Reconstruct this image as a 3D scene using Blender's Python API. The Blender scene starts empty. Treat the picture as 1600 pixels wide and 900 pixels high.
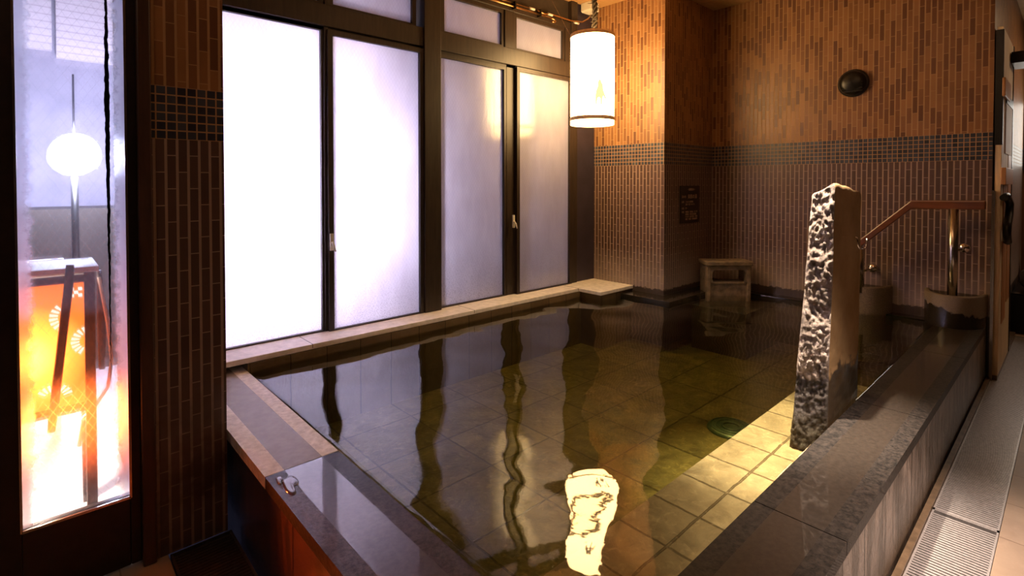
import bpy, bmesh, math, random
from mathutils import Vector, noise, Matrix
random.seed(7)
S = bpy.context.scene
C = S.collection

# ---------------- camera ----------------
FPX = 815.0; AZ = math.atan(885/815.0); PITCH = math.radians(1.1); CAMZ = 1.3; HOR = 286.0
cam = bpy.data.objects.new('camera', bpy.data.cameras.new('camera')); C.objects.link(cam)
cam.location = (0, 0, CAMZ)
cam.rotation_euler = (math.pi/2-PITCH, 0, AZ-math.pi/2)
cam.data.sensor_width = 36; cam.data.lens = 36*FPX/1600
cam.data.shift_y = -(450-(HOR+FPX*math.tan(PITCH)))/1600
cam.data.clip_start = 0.05
S.camera = cam

# ---------------- exposure, world, lights ----------------
S.view_settings.view_transform = 'Standard'; S.view_settings.look = 'None'
S.view_settings.gamma = 1; S.view_settings.use_curve_mapping = False
S.view_settings.exposure = 0.0
W = bpy.data.worlds.new('night'); S.world = W; W.use_nodes = True
W.node_tree.nodes['Background'].inputs[0].default_value = (0.05, 0.05, 0.10, 1)
W.node_tree.nodes['Background'].inputs[1].default_value = 0.25

def light(name, kind, loc, energy, col, size=0.1, target=None, **kw):
    d = bpy.data.lights.new(name, kind); d.energy = energy; d.color = col
    if kind == 'AREA': d.size = size
    else: d.shadow_soft_size = size
    for k, v in kw.items(): setattr(d, k, v)
    o = bpy.data.objects.new(name, d); C.objects.link(o); o.location = loc
    if target is not None:
        o.rotation_euler = (Vector(target)-Vector(loc)).to_track_quat('-Z', 'Y').to_euler()
    return o
# ceiling downlight above the standing stone
light('ceiling_spot', 'SPOT', (2.42, 0.90, 2.84), 1350, (1, .83, .66), .02, (2.36, 0.80, 0), spot_size=math.radians(29), spot_blend=1.0)
# added overhead fill that brightens the water and bath floor
light('pool_fill', 'SPOT', (2.9, 1.75, 2.84), 95, (1, .88, .62), .06, (2.7, 1.7, 0), spot_size=math.radians(82), spot_blend=1.0)
# ceiling downlight over the walkway
light('walkway_spot', 'SPOT', (2.0, -0.40, 2.84), 800, (1, .80, .68), .05, (2.05, 0.15, 0), spot_size=math.radians(42), spot_blend=1.0)
# weak warm fill added under the ceiling to lift the walls
light('room_fill', 'AREA', (2.3, 0.9, 2.8), 5.5, (1, .56, .26), .8, (2.2, 1.2, 0))
# changing-room lamp in the corridor
light('corridor_lamp', 'AREA', (6.3, -0.7, 2.7), 14, (1, .62, .34), .5, (6.3, -0.3, 0))
# unseen fill added to lift the dark floor and grating at left
light('entrance_fill', 'AREA', (-.9, .9, 2.8), 4.0, (1, .62, .40), .4, (-.2, 1.4, 0))
light('pane_backlight', 'SPOT', (.86, 3.92, 1.30), 1050, (.97, .87, 1.0), .12, (.95, 3.05, 1.28), spot_size=math.radians(130), spot_blend=1.0)  # unseen spot added behind the first pane to overexpose it
light('garden_flood', 'AREA', (2.8, 5.0, 2.9), 11, (.80, .74, 1.0), 1.2, (2.6, 3.3, 1.0))

# ---------------- material helpers ----------------
def mat(name):
    m = bpy.data.materials.new(name); m.use_nodes = True
    nt = m.node_tree; nt.nodes.clear()
    out = nt.nodes.new('ShaderNodeOutputMaterial')
    return m, nt, out
def N(nt, t, **kw):
    n = nt.nodes.new(t)
    for k, v in kw.items():
        if k in ('operation', 'blend_type', 'data_type', 'noise_dimensions', 'feature', 'distribution', 'offset', 'offset_frequency', 'squash', 'interpolation_type', 'normalize'):
            setattr(n, k, v)
        else: n.inputs[k].default_value = v
    return n
def L(nt, a, b): nt.links.new(a, b)
def math_(nt, op, a, b=None, c=None, clamp=False):
    n = nt.nodes.new('ShaderNodeMath'); n.operation = op; n.use_clamp = clamp
    for i, v in enumerate((a, b, c)):
        if v is None: continue
        if isinstance(v, (int, float)): n.inputs[i].default_value = v
        else: nt.links.new(v, n.inputs[i])
    return n.outputs[0]
def ramp(nt, fac, stops):
    r = nt.nodes.new('ShaderNodeValToRGB'); e = r.color_ramp.elements
    while len(e) < len(stops): e.new(.5)
    for i, (p, c) in enumerate(stops):
        e[i].position = p; e[i].color = (c, c, c, 1) if isinstance(c, (int, float)) else (*c, 1)
    nt.links.new(fac, r.inputs[0]); return r.outputs[0]
def mixc(nt, fac, a, b, mode='MIX'):
    n = nt.nodes.new('ShaderNodeMix'); n.data_type = 'RGBA'; n.blend_type = mode
    for i, v in ((0, fac), (6, a), (7, b)):
        if isinstance(v, (int, float)): n.inputs[i].default_value = v
        elif isinstance(v, tuple): n.inputs[i].default_value = (*v, 1)
        else: nt.links.new(v, n.inputs[i])
    return n.outputs[2]
def pos(nt):
    g = nt.nodes.new('ShaderNodeNewGeometry'); s = nt.nodes.new('ShaderNodeSeparateXYZ')
    nt.links.new(g.outputs['Position'], s.inputs[0]); return g.outputs['Position'], s.outputs[0], s.outputs[1], s.outputs[2]
def comb(nt, x, y, z=0.0):
    n = nt.nodes.new('ShaderNodeCombineXYZ')
    for i, v in enumerate((x, y, z)):
        if isinstance(v, (int, float)): n.inputs[i].default_value = v
        else: nt.links.new(v, n.inputs[i])
    return n.outputs[0]
def noise_(nt, vec, scale, detail=3, rough=.5, dist=0):
    n = nt.nodes.new('ShaderNodeTexNoise'); n.inputs['Scale'].default_value = scale
    n.inputs['Detail'].default_value = detail; n.inputs['Roughness'].default_value = rough
    n.inputs['Distortion'].default_value = dist
    nt.links.new(vec, n.inputs['Vector']); return n.outputs['Fac']
def bump(nt, h, strength=.3, dist=.01, normal=None):
    b = nt.nodes.new('ShaderNodeBump'); b.inputs['Strength'].default_value = strength; b.inputs['Distance'].default_value = dist
    nt.links.new(h, b.inputs['Height'])
    if normal: nt.links.new(normal, b.inputs['Normal'])
    return b.outputs[0]
def principled(nt, out, col, rough=.5, metal=0, normal=None, coat=0, coat_rough=.05, spec=.5):
    p = nt.nodes.new('ShaderNodeBsdfPrincipled')
    for k, v in (('Base Color', col), ('Roughness', rough), ('Metallic', metal), ('Coat Weight', coat), ('Coat Roughness', coat_rough), ('Specular IOR Level', spec)):
        if isinstance(v, (int, float)): p.inputs[k].default_value = v
        elif isinstance(v, tuple): p.inputs[k].default_value = (*v, 1)
        else: nt.links.new(v, p.inputs[k])
    if normal: nt.links.new(normal, p.inputs['Normal'])
    nt.links.new(p.outputs[0], out.inputs[0]); return p

def simple(name, col, rough=.5, metal=0, nscale=20, namt=.25, bstr=.15, coat=0, vec_scale=(1, 1, 1), spec=.5, bdist=.004):
    m, nt, out = mat(name)
    P, x, y, z = pos(nt)
    mp = nt.nodes.new('ShaderNodeMapping'); mp.inputs['Scale'].default_value = vec_scale; L(nt, P, mp.inputs[0])
    n = noise_(nt, mp.outputs[0], nscale, 4, .6)
    dark = tuple(c*(1-namt) for c in col); lite = tuple(min(1, c*(1+namt)) for c in col)
    c = mixc(nt, ramp(nt, n, [(.3, 0.0), (.7, 1.0)]), dark, lite)
    principled(nt, out, c, rough, metal, bump(nt, n, bstr, bdist), coat, spec=spec)
    return m
def emis(name, col, strength):
    m, nt, out = mat(name)
    e = nt.nodes.new('ShaderNodeEmission'); e.inputs[0].default_value = (*col, 1); e.inputs[1].default_value = strength
    L(nt, e.outputs[0], out.inputs[0]); return m

BAND0, BAND1 = 1.452, 1.636
def brick_material(name, axis, wet=0.0, worn=0.0):
    """vertical running-bond brick tile with a blue mosaic band; axis = world axis that runs along the wall"""
    m, nt, out = mat(name)
    P, x, y, z = pos(nt); h = x if axis == 0 else y
    # lower bricks
    def brick(off, bw, rh, c1, c2, mortar, ms, bias, v):
        b = nt.nodes.new('ShaderNodeTexBrick'); b.offset = off; b.offset_frequency = 2; b.squash = 1
        b.inputs['Scale'].default_value = 1; b.inputs['Brick Width'].default_value = bw; b.inputs['Row Height'].default_value = rh
        b.inputs['Mortar Size'].default_value = ms; b.inputs['Mortar Smooth'].default_value = .15; b.inputs['Bias'].default_value = bias
        for k, c in (('Color1', c1), ('Color2', c2), ('Mortar', mortar)): b.inputs[k].default_value = (*c, 1)
        L(nt, v, b.inputs['Vector']); return b
    zs = math_(nt, 'ADD', z, 10.03); hs = math_(nt, 'ADD', h, 10.0)
    KZ = 2.4; zs0 = zs; zs = math_(nt, 'MULTIPLY', zs, KZ); v = comb(nt, zs, hs)
    lo = brick(.5, .116*KZ, .0338, (.090, .050, .042), (.130, .074, .062), (.42, .30, .235), .0046, 0, v)
    # upper bricks: staggered at random
    row = math_(nt, 'FLOOR', math_(nt, 'DIVIDE', hs, .0338))
    wn = nt.nodes.new('ShaderNodeTexWhiteNoise'); wn.noise_dimensions = '1D'; L(nt, row, wn.inputs['W'])
    v2 = comb(nt, math_(nt, 'ADD', zs, math_(nt, 'MULTIPLY', wn.outputs[0], .10)), hs)
    up = brick(.5, .116*KZ, .0338, (.40, .185, .065), (.15, .055, .022), (.50, .29, .125), .0042, 0, v2)
    mo = brick(0, .0307, .0307, (.010, .018, .042), (.060, .080, .115), (.48, .28, .14), .0026, 0, comb(nt, hs, math_(nt, 'SUBTRACT', z, BAND0)))
    isup = math_(nt, 'GREATER_THAN', z, BAND1)
    isband = math_(nt, 'MULTIPLY', math_(nt, 'GREATER_THAN', z, BAND0), math_(nt, 'SUBTRACT', 1, isup))
    col = mixc(nt, isup, lo.outputs[0], up.outputs[0])
    col = mixc(nt, isband, col, mo.outputs[0])
    fac = math_(nt, 'ADD', math_(nt, 'MULTIPLY', isband, mo.outputs[1]),
                math_(nt, 'MULTIPLY', math_(nt, 'SUBTRACT', 1, isband),
                      math_(nt, 'ADD', math_(nt, 'MULTIPLY', isup, up.outputs[1]), math_(nt, 'MULTIPLY', math_(nt, 'SUBTRACT', 1, isup), lo.outputs[1]))))
    n1 = noise_(nt, P, 6, 4, .6)
    n2 = noise_(nt, P, 45, 3, .6)
    # lime scale above the water line, uneven dark splash stain below it
    zz = math_(nt, 'ADD', z, math_(nt, 'MULTIPLY', math_(nt, 'SUBTRACT', n1, .5), .10))
    lime = ramp(nt, zz, [(.40, 1.0), (.74, 0.0)])
    lime = math_(nt, 'MULTIPLY', lime, .58 if not worn else .1)
    col = mixc(nt, lime, col, (.56, .46, .42))
    zz2 = math_(nt, 'ADD', z, math_(nt, 'MULTIPLY', math_(nt, 'SUBTRACT', n2, .5), .05))
    dark_low = ramp(nt, zz2, [(.412, 1.0), (.418, 0.0)])
    col = mixc(nt, math_(nt, 'MULTIPLY', dark_low, .85 if not worn else 0.0), col, (.02, .012, .008))
    if worn:
        w = ramp(nt, noise_(nt, P, 3.5, 5, .65), [(.42, 0.0), (.6, 1.0)])
        low = ramp(nt, z, [(.25, 1.0), (.75, 0.0)])
        col = mixc(nt, math_(nt, 'MULTIPLY', w, math_(nt, 'MULTIPLY', low, .8)), col, (.05, .03, .018))
    col = mixc(nt, math_(nt, 'MULTIPLY', n1, .35), col, (.04, .018, .012))
    rough = math_(nt, 'ADD', math_(nt, 'MULTIPLY', fac, .3), .40)
    hgt = math_(nt, 'SUBTRACT', 1, fac)
    hgt = math_(nt, 'ADD', hgt, math_(nt, 'MULTIPLY', n2, .25))
    principled(nt, out, col, rough, 0, bump(nt, hgt, .35, .003))
    return m

def wire_fac(nt, h, z, pitch=.024, w=.05):
    a = math_(nt, 'FRACT', math_(nt, 'DIVIDE', math_(nt, 'ADD', math_(nt, 'ADD', h, math_(nt, 'MULTIPLY', z, .62)), 50), pitch))
    b = math_(nt, 'FRACT', math_(nt, 'DIVIDE', math_(nt, 'ADD', math_(nt, 'SUBTRACT', h, math_(nt, 'MULTIPLY', z, .62)), 50), pitch))
    return math_(nt, 'MAXIMUM', math_(nt, 'LESS_THAN', a, w), math_(nt, 'LESS_THAN', b, w))

def frosted(name, tint=(.90, .88, .97)):
    m, nt, out = mat(name)
    P, x, y, z = pos(nt)
    wf = wire_fac(nt, x, z)
    mp = nt.nodes.new('ShaderNodeMapping'); mp.inputs['Scale'].default_value = (1, 1, .25); L(nt, P, mp.inputs[0])
    drip = noise_(nt, mp.outputs[0], 16, 4, .6)
    drop = noise_(nt, P, 160, 2, .5)
    broad = noise_(nt, P, 2.3, 3, .5)
    c = mixc(nt, math_(nt, 'MULTIPLY', wf, .22), tint, (.25, .24, .30))
    c = mixc(nt, math_(nt, 'MULTIPLY', ramp(nt, drip, [(.35, 1.0), (.6, 0.0)]), .16), c, (.55, .50, .62))
    c = mixc(nt, math_(nt, 'MULTIPLY', ramp(nt, broad, [(.35, 1.0), (.65, 0.0)]), .18), c, (.45, .42, .50))
    c = mixc(nt, math_(nt, 'MULTIPLY', math_(nt, 'MULTIPLY', ramp(nt, z, [(.42, 1.0), (.9, 0.0)]), ramp(nt, drop, [(.52, 0.0), (.62, 1.0)])), .5), c, (.4, .38, .45))
    nb = bump(nt, math_(nt, 'ADD', drip, math_(nt, 'MULTIPLY', drop, .35)), .35, .004)
    t = nt.nodes.new('ShaderNodeBsdfTranslucent'); L(nt, c, t.inputs[0]); L(nt, nb, t.inputs['Normal'])
    d = nt.nodes.new('ShaderNodeBsdfDiffuse'); L(nt, c, d.inputs[0])
    mx = nt.nodes.new('ShaderNodeMixShader'); mx.inputs[0].default_value = .22; L(nt, t.outputs[0], mx.inputs[1]); L(nt, d.outputs[0], mx.inputs[2])
    g = nt.nodes.new('ShaderNodeBsdfGlossy'); g.inputs['Roughness'].default_value = .13; g.inputs[0].default_value = (1, 1, 1, 1); L(nt, nb, g.inputs['Normal'])
    f = nt.nodes.new('ShaderNodeFresnel'); f.inputs[0].default_value = 1.5
    m2 = nt.nodes.new('ShaderNodeMixShader'); L(nt, math_(nt, 'ADD', f.outputs[0], .06), m2.inputs[0]); L(nt, mx.outputs[0], m2.inputs[1]); L(nt, g.outputs[0], m2.inputs[2])
    L(nt, m2.outputs[0], out.inputs[0]); return m

M = {}
M['brick_x'] = brick_material('brick_tile_along_x', 0)
M['brick_y'] = brick_material('brick_tile_along_y', 1)
M['brick_pier'] = brick_material('brick_tile_worn', 0, worn=1)
M['frame'] = simple('dark_bronze_frame', (.030, .019, .013), .42, .0, 60, .35, .1, vec_scale=(1, 1, .1))
M['frame_dark'] = simple('black_brown_frame', (.018, .011, .010), .4, 0, 50, .3, .1)
M['plaster'] = simple('dark_plaster', (.035, .024, .016), .7, 0, 12, .3, .2)
M['purple_panel'] = simple('dark_metal_panel', (.045, .035, .055), .4, .2, 8, .15, .03)
M['frost'] = frosted('frosted_wired_glass')
M['ledge'] = simple('pale_ledge_stone', (.82, .75, .68), .42, 0, 22, .16, .12)
M['steel'] = simple('brushed_steel', (.55, .50, .46), .22, 1, 90, .08, .03)
M['chrome'] = simple('chrome', (.85, .8, .75), .1, 1, 60, .03, .0)
M['copper'] = simple('copper_pipe', (.55, .32, .14), .28, 1, 60, .2, .04)
M['white_plastic'] = simple('white_plastic', (.72, .68, .58), .4, 0, 60, .06, .03)
M['black_plastic'] = simple('black_plastic', (.012, .011, .010), .35, 0, 60, .2, .04)
M['black_metal'] = simple('black_metal', (.02, .018, .016), .3, .6, 60, .2, .04)
M['rope'] = simple('dark_rope', (.05, .035, .02), .8, 0, 120, .5, .6)
M['rail_wood'] = simple('reddish_rail_wood', (.15, .05, .022), .32, 0, 26, .35, .1, coat=.2, vec_scale=(1, .15, 1))
M['andon_wood'] = simple('dark_lantern_wood', (.010, .006, .005), .5, 0, 40, .35, .2, vec_scale=(1, 1, .1))
M['pale_wood'] = simple('pale_wood', (.72, .56, .36), .6, 0, 40, .2, .1, vec_scale=(1, 1, .1))
M['rock'] = simple('dark_rock', (.13, .12, .085), .5, 0, 9, .4, .5, bdist=.02)
M['basin_stone'] = simple('granite_planter', (.20, .16, .12), .6, 0, 120, .35, .35)
M['stool_stone'] = simple('aged_stool_stone', (.24, .18, .13), .6, 0, 22, .4, .35)
M['black_ledge'] = simple('black_wet_stone', (.02, .016, .012), .12, 0, 40, .3, .08, coat=.6)
M['soil'] = simple('black_wet_gravel', (.008, .007, .006), .12, 0, 90, .5, .5)
M['floor_tile'] = None

def tiles_material(name, tx, ty, c1, c2, mortar, rough=.35, ms=.004, b=.3, nscale=6, namt=.4, ax=('x', 'y'), off=0.0, coat=0.0, crough=.04, streak=False, ns=3.0):
    m, nt, out = mat(name)
    P, x, y, z = pos(nt); A = dict(x=x, y=y, z=z)
    bt = nt.nodes.new('ShaderNodeTexBrick'); bt.offset = off; bt.offset_frequency = 2
    bt.inputs['Scale'].default_value = 1; bt.inputs['Brick Width'].default_value = tx; bt.inputs['Row Height'].default_value = ty
    bt.inputs['Mortar Size'].default_value = ms; bt.inputs['Mortar Smooth'].default_value = .3; bt.inputs['Bias'].default_value = 0
    for k, c in (('Color1', c1), ('Color2', c2), ('Mortar', mortar)): bt.inputs[k].default_value = (*c, 1)
    wob = math_(nt, 'MULTIPLY', math_(nt, 'SUBTRACT', noise_(nt, P, 14, 3, .6), .5), .012)
    L(nt, comb(nt, math_(nt, 'ADD', math_(nt, 'ADD', A[ax[0]], 10), wob), math_(nt, 'ADD', math_(nt, 'ADD', A[ax[1]], 10), wob)), bt.inputs['Vector'])
    n = noise_(nt, P, nscale, 6, .62, .8)
    c = mixc(nt, math_(nt, 'MULTIPLY', ramp(nt, n, [(.3, 1.0), (.68, 0.0)]), namt), bt.outputs[0], tuple(v*.35 for v in c1))
    c = mixc(nt, math_(nt, 'MULTIPLY', ramp(nt, noise_(nt, P, nscale*2.3, 5, .6, 1.5), [(.55, 0.0), (.75, 1.0)]), namt*.5), c, tuple(min(1, v*1.8) for v in c2))
    if streak:
        ms_ = nt.nodes.new('ShaderNodeMapping'); ms_.inputs['Scale'].default_value = (1, 1, .18); L(nt, P, ms_.inputs[0])
        sk = ramp(nt, noise_(nt, ms_.outputs[0], 8, 5, .7, .5), [(.47, 0.0), (.53, 1.0)])
        c = mixc(nt, math_(nt, 'MULTIPLY', sk, .8), c, (.03, .018, .010))
        lowd = ramp(nt, math_(nt, 'ADD', z, math_(nt, 'MULTIPLY', noise_(nt, P, 9, 3, .6), .2)), [(.16, .7), (.24, 0.0)])
        c = mixc(nt, lowd, c, (.05, .032, .018))
    h = math_(nt, 'ADD', math_(nt, 'MULTIPLY', math_(nt, 'SUBTRACT', 1, bt.outputs[1]), 1.0), math_(nt, 'MULTIPLY', noise_(nt, P, nscale*ns, 5, .6, .6), .8))
    principled(nt, out, c, rough, 0, bump(nt, h, b, .008), coat, crough)
    return m
M['slate_floor'] = tiles_material('olive_slate_floor', .40, .36, (.17, .125, .050), (.26, .20, .085), (.07, .048, .022), .5, .006, 1.0, 9, .85)
M['slate_bench'] = tiles_material('ochre_slate_bench', .20, .19, (.36, .27, .155), (.50, .39, .24), (.14, .095, .05), .5, .005, 1.0, 9, .65)
M['slate_outer'] = tiles_material('outer_slate_tile', .21, .70, (.17, .125, .10), (.30, .23, .19), (.03, .018, .010), .3, .006, 1.0, 7, .7, ('x', 'z'), streak=True)
M['slate_outer_y'] = tiles_material('outer_slate_tile_wet', .21, .70, (.09, .040, .022), (.14, .062, .032), (.02, .012, .008), .22, .006, .8, 7, .5, ('y', 'z'), coat=1.0, crough=.30, streak=True)
M['slate_riser'] = tiles_material('inner_riser_tile', .20, .70, (.13, .085, .045), (.18, .12, .06), (.05, .032, .018), .3, .004, .4, 7, .4, ('x', 'z'))
M['slate_riser_y'] = tiles_material('inner_riser_tile_y', .20, .70, (.13, .085, .045), (.18, .12, .06), (.05, .032, .018), .3, .004, .4, 7, .4, ('y', 'z'))
M['walk_floor'] = tiles_material('walkway_tile', .30, .30, (.33, .235, .165), (.40, .29, .21), (.20, .13, .09), .38, .003, .12, 8, .2, ns=8)
M['coping_dry_mid'] = simple('grey_smooth_coping', (.32, .285, .27), .5, 0, 30, .14, .06)
M['coping_dry_edge'] = simple('pale_flamed_coping', (.85, .79, .75), .6, 0, 45, .2, .3)
def wet(name, col, rough, nscale, namt, b, ct=.9):
    m, nt, out = mat(name)
    P, x, y, z = pos(nt)
    n = noise_(nt, P, nscale, 4, .65)
    c = mixc(nt, ramp(nt, n, [(.35, 0.0), (.65, 1.0)]), tuple(v*(1-namt) for v in col), tuple(v*(1+namt) for v in col))
    film = ramp(nt, noise_(nt, P, 5, 3, .5), [(.35, .01), (.7, .05)])
    p = principled(nt, out, c, rough, 0, bump(nt, n, b, .002), ct, film)
    p.inputs['Coat IOR'].default_value = 1.36; p.inputs['Specular IOR Level'].default_value = .25
    return m
M['coping_wet_mid'] = wet('wet_smooth_coping', (.034, .026, .020), .4, 60, .2, .05)
M['coping_wet_edge'] = wet('wet_flamed_coping', (.020, .015, .012), .6, 70, .75, .5, .12)

# water: thin clear surface, tinted transmission plus Fresnel reflection
m, nt, out = mat('bath_water')
P, x, y, z = pos(nt)
tr = nt.nodes.new('ShaderNodeBsdfTransparent'); tr.inputs[0].default_value = (.98, .98, .96, 1)
gl = nt.nodes.new('ShaderNodeBsdfGlossy'); gl.inputs['Roughness'].default_value = .03; gl.inputs[0].default_value = (1, 1, 1, 1)
mpw = nt.nodes.new('ShaderNodeMapping'); mpw.inputs['Location'].default_value = (9.9, 5.1, 0); L(nt, P, mpw.inputs[0])
n1 = noise_(nt, mpw.outputs[0], 2.6, 1, .3, .2); n2 = noise_(nt, P, 22, 2, .5, .3)
n3 = noise_(nt, P, 8.0, 1, .4, .2)
hh = math_(nt, 'ADD', math_(nt, 'ADD', n1, math_(nt, 'MULTIPLY', n2, .010)), math_(nt, 'MULTIPLY', n3, .022))
nb = bump(nt, hh, 1.0, .022); L(nt, nb, gl.inputs['Normal'])
fr = nt.nodes.new('ShaderNodeFresnel'); fr.inputs[0].default_value = 1.48; L(nt, nb, fr.inputs['Normal'])
mx = nt.nodes.new('ShaderNodeMixShader'); L(nt, math_(nt, 'ADD', math_(nt, 'MULTIPLY', fr.outputs[0], 1.15), .01), mx.inputs[0]); L(nt, tr.outputs[0], mx.inputs[1]); L(nt, gl.outputs[0], mx.inputs[2])
L(nt, mx.outputs[0], out.inputs[0]); M['water'] = m
va = nt.nodes.new('ShaderNodeVolumeAbsorption'); va.inputs[0].default_value = (.74, .74, .36, 1); va.inputs[1].default_value = 2.0
L(nt, va.outputs[0], out.inputs['Volume'])

# clear door glass with frost creeping in from the edges
m, nt, out = mat('misted_door_glass')
P, x, y, z = pos(nt)
GX0, GX1 = -.035, .232
ed = math_(nt, 'MINIMUM', math_(nt, 'SUBTRACT', x, GX0), math_(nt, 'SUBTRACT', GX1, x))
nn = noise_(nt, P, 30, 5, .7); nf = noise_(nt, P, 5, 3, .6)
ed = math_(nt, 'ADD', ed, math_(nt, 'MULTIPLY', math_(nt, 'SUBTRACT', nn, .5), .06))
fe = ramp(nt, ed, [(.018, 1.0), (.04, 0.0)])
fz = math_(nt, 'MULTIPLY', ramp(nt, z, [(1.0, 0.0), (1.25, 1.0)]), .30)
fz = math_(nt, 'ADD', fz, .05)
fac = math_(nt, 'MAXIMUM', math_(nt, 'MULTIPLY', fe, .55), fz)
fac = math_(nt, 'MAXIMUM', fac, math_(nt, 'MULTIPLY', wire_fac(nt, x, z, .024, .05), .14), None, True)
tl = nt.nodes.new('ShaderNodeBsdfTranslucent'); tl.inputs[0].default_value = (.75, .72, .85, 1)
tp = nt.nodes.new('ShaderNodeBsdfTransparent'); tp.inputs[0].default_value = (.93, .93, .95, 1)
rf = nt.nodes.new('ShaderNodeBsdfRefraction'); rf.inputs['Roughness'].default_value = .22; rf.inputs['IOR'].default_value = 1.08; rf.inputs[0].default_value = (.9, .9, 1, 1)
m0 = nt.nodes.new('ShaderNodeMixShader'); m0.inputs[0].default_value = .16; L(nt, tp.outputs[0], m0.inputs[1]); L(nt, rf.outputs[0], m0.inputs[2])
m1 = nt.nodes.new('ShaderNodeMixShader'); L(nt, fac, m1.inputs[0]); L(nt, m0.outputs[0], m1.inputs[1]); L(nt, tl.outputs[0], m1.inputs[2])
gg = nt.nodes.new('ShaderNodeBsdfGlossy'); gg.inputs['Roughness'].default_value = .05
ff = nt.nodes.new('ShaderNodeFresnel'); ff.inputs[0].default_value = 1.45
# ragged black strip down the pane
sx = math_(nt, 'ABSOLUTE', math_(nt, 'SUBTRACT', math_(nt, 'ADD', x, math_(nt, 'MULTIPLY', math_(nt, 'SUBTRACT', nn, .5), .014)), .186))
zn = math_(nt, 'DIVIDE', z, 2.0); wd = ramp(nt, zn, [(.30, 0.0), (.45, .0016), (.62, .0040), (.78, .0068), (.88, .0045), (1.0, .0018)])
sf = math_(nt, 'LESS_THAN', sx, wd)
bk = nt.nodes.new('ShaderNodeBsdfDiffuse'); bk.inputs[0].default_value = (.004, .004, .006, 1)
mb_ = nt.nodes.new('ShaderNodeMixShader'); L(nt, sf, mb_.inputs[0]); L(nt, m1.outputs[0], mb_.inputs[1]); L(nt, bk.outputs[0], mb_.inputs[2]); m1 = mb_
m2 = nt.nodes.new('ShaderNodeMixShader'); L(nt, ff.outputs[0], m2.inputs[0]); L(nt, m1.outputs[0], m2.inputs[1]); L(nt, gg.outputs[0], m2.inputs[2])
L(nt, m2.outputs[0], out.inputs[0]); M['door_glass'] = m

# standing stone: pale rough cleft face, tan smooth face, dark wet foot
def stone_mat(name, ca, cb, ns, b, patch=.6):
    m, nt, out = mat(name)
    P, x, y, z = pos(nt)
    n = noise_(nt, P, ns, 6, .65)
    c = mixc(nt, ramp(nt, n, [(.3, 0.0), (.7, 1.0)]), ca, cb)
    big = ramp(nt, noise_(nt, P, 11, 4, .6), [(.50, 0.0), (.60, 1.0)])
    c = mixc(nt, math_(nt, 'MULTIPLY', big, patch), c, tuple(v*.30 for v in ca))
    zz = math_(nt, 'ADD', z, math_(nt, 'MULTIPLY', math_(nt, 'SUBTRACT', noise_(nt, P, 9, 4, .6), .5), .28))
    w = ramp(nt, zz, [(.505, 1.0), (.53, 0.0)])
    c = mixc(nt, math_(nt, 'MULTIPLY', w, .88), c, (.022, .016, .012))
    r = math_(nt, 'SUBTRACT', .92, math_(nt, 'MULTIPLY', w, .62))
    principled(nt, out, c, r, 0, bump(nt, noise_(nt, P, ns*5, 6, .8), b, .010), spec=.25); return m
M['stone_rough'] = stone_mat('cleft_stone', (.26, .19, .15), (.66, .55, .48), 30, 1.0)
M['stone_smooth'] = stone_mat('smooth_tan_stone', (.28, .165, .070), (.42, .27, .13), 5, .15, .0)

# ceiling boards
m, nt, out = mat('cedar_ceiling')
P, x, y, z = pos(nt)
mp = nt.nodes.new('ShaderNodeMapping'); mp.inputs['Scale'].default_value = (2, 30, 1); L(nt, P, mp.inputs[0])
n = noise_(nt, mp.outputs[0], 1.5, 4, .6)
seam = math_(nt, 'LESS_THAN', math_(nt, 'FRACT', math_(nt, 'DIVIDE', math_(nt, 'ADD', x, 10), .45)), .012)
c = mixc(nt, n, (.42, .22, .08), (.60, .36, .15)); c = mixc(nt, math_(nt, 'MULTIPLY', seam, .7), c, (.10, .05, .02))
principled(nt, out, c, .5, 0, bump(nt, n, .1, .003)); M['ceiling'] = m

# grooved steel grating
M['grate'] = simple('wet_steel_grating', (.55, .50, .48), .34, .55, 70, .2, .15)
M['grate_dark'] = simple('dark_grating', (.10, .075, .06), .4, .5, 70, .3, .15)
M['channel'] = simple('drain_channel', (.01, .008, .007), .5, 0, 30, .2, .1)

# exterior
m, nt, out = mat('exterior_siding')
P, x, y, z = pos(nt)
f = math_(nt, 'FRACT', math_(nt, 'DIVIDE', math_(nt, 'ADD', z, 10), .055))
c = mixc(nt, ramp(nt, f, [(0.0, 0.0), (.25, 1.0)]), (.48, .38, .42), (.80, .70, .72))
principled(nt, out, c, .7, 0, bump(nt, f, .4, .01)); M['siding'] = m
M['ext_wall'] = simple('grey_lavender_render', (.36, .33, .40), .8, 0, 5, .15, .1)
M['snow'] = simple('pale_snowy_ground', (.78, .74, .72), .8, 0, 10, .08, .3, bdist=.02)
M['panel_white'] = simple('white_board', (.75, .72, .75), .6, 0, 20, .06, .05)

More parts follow.
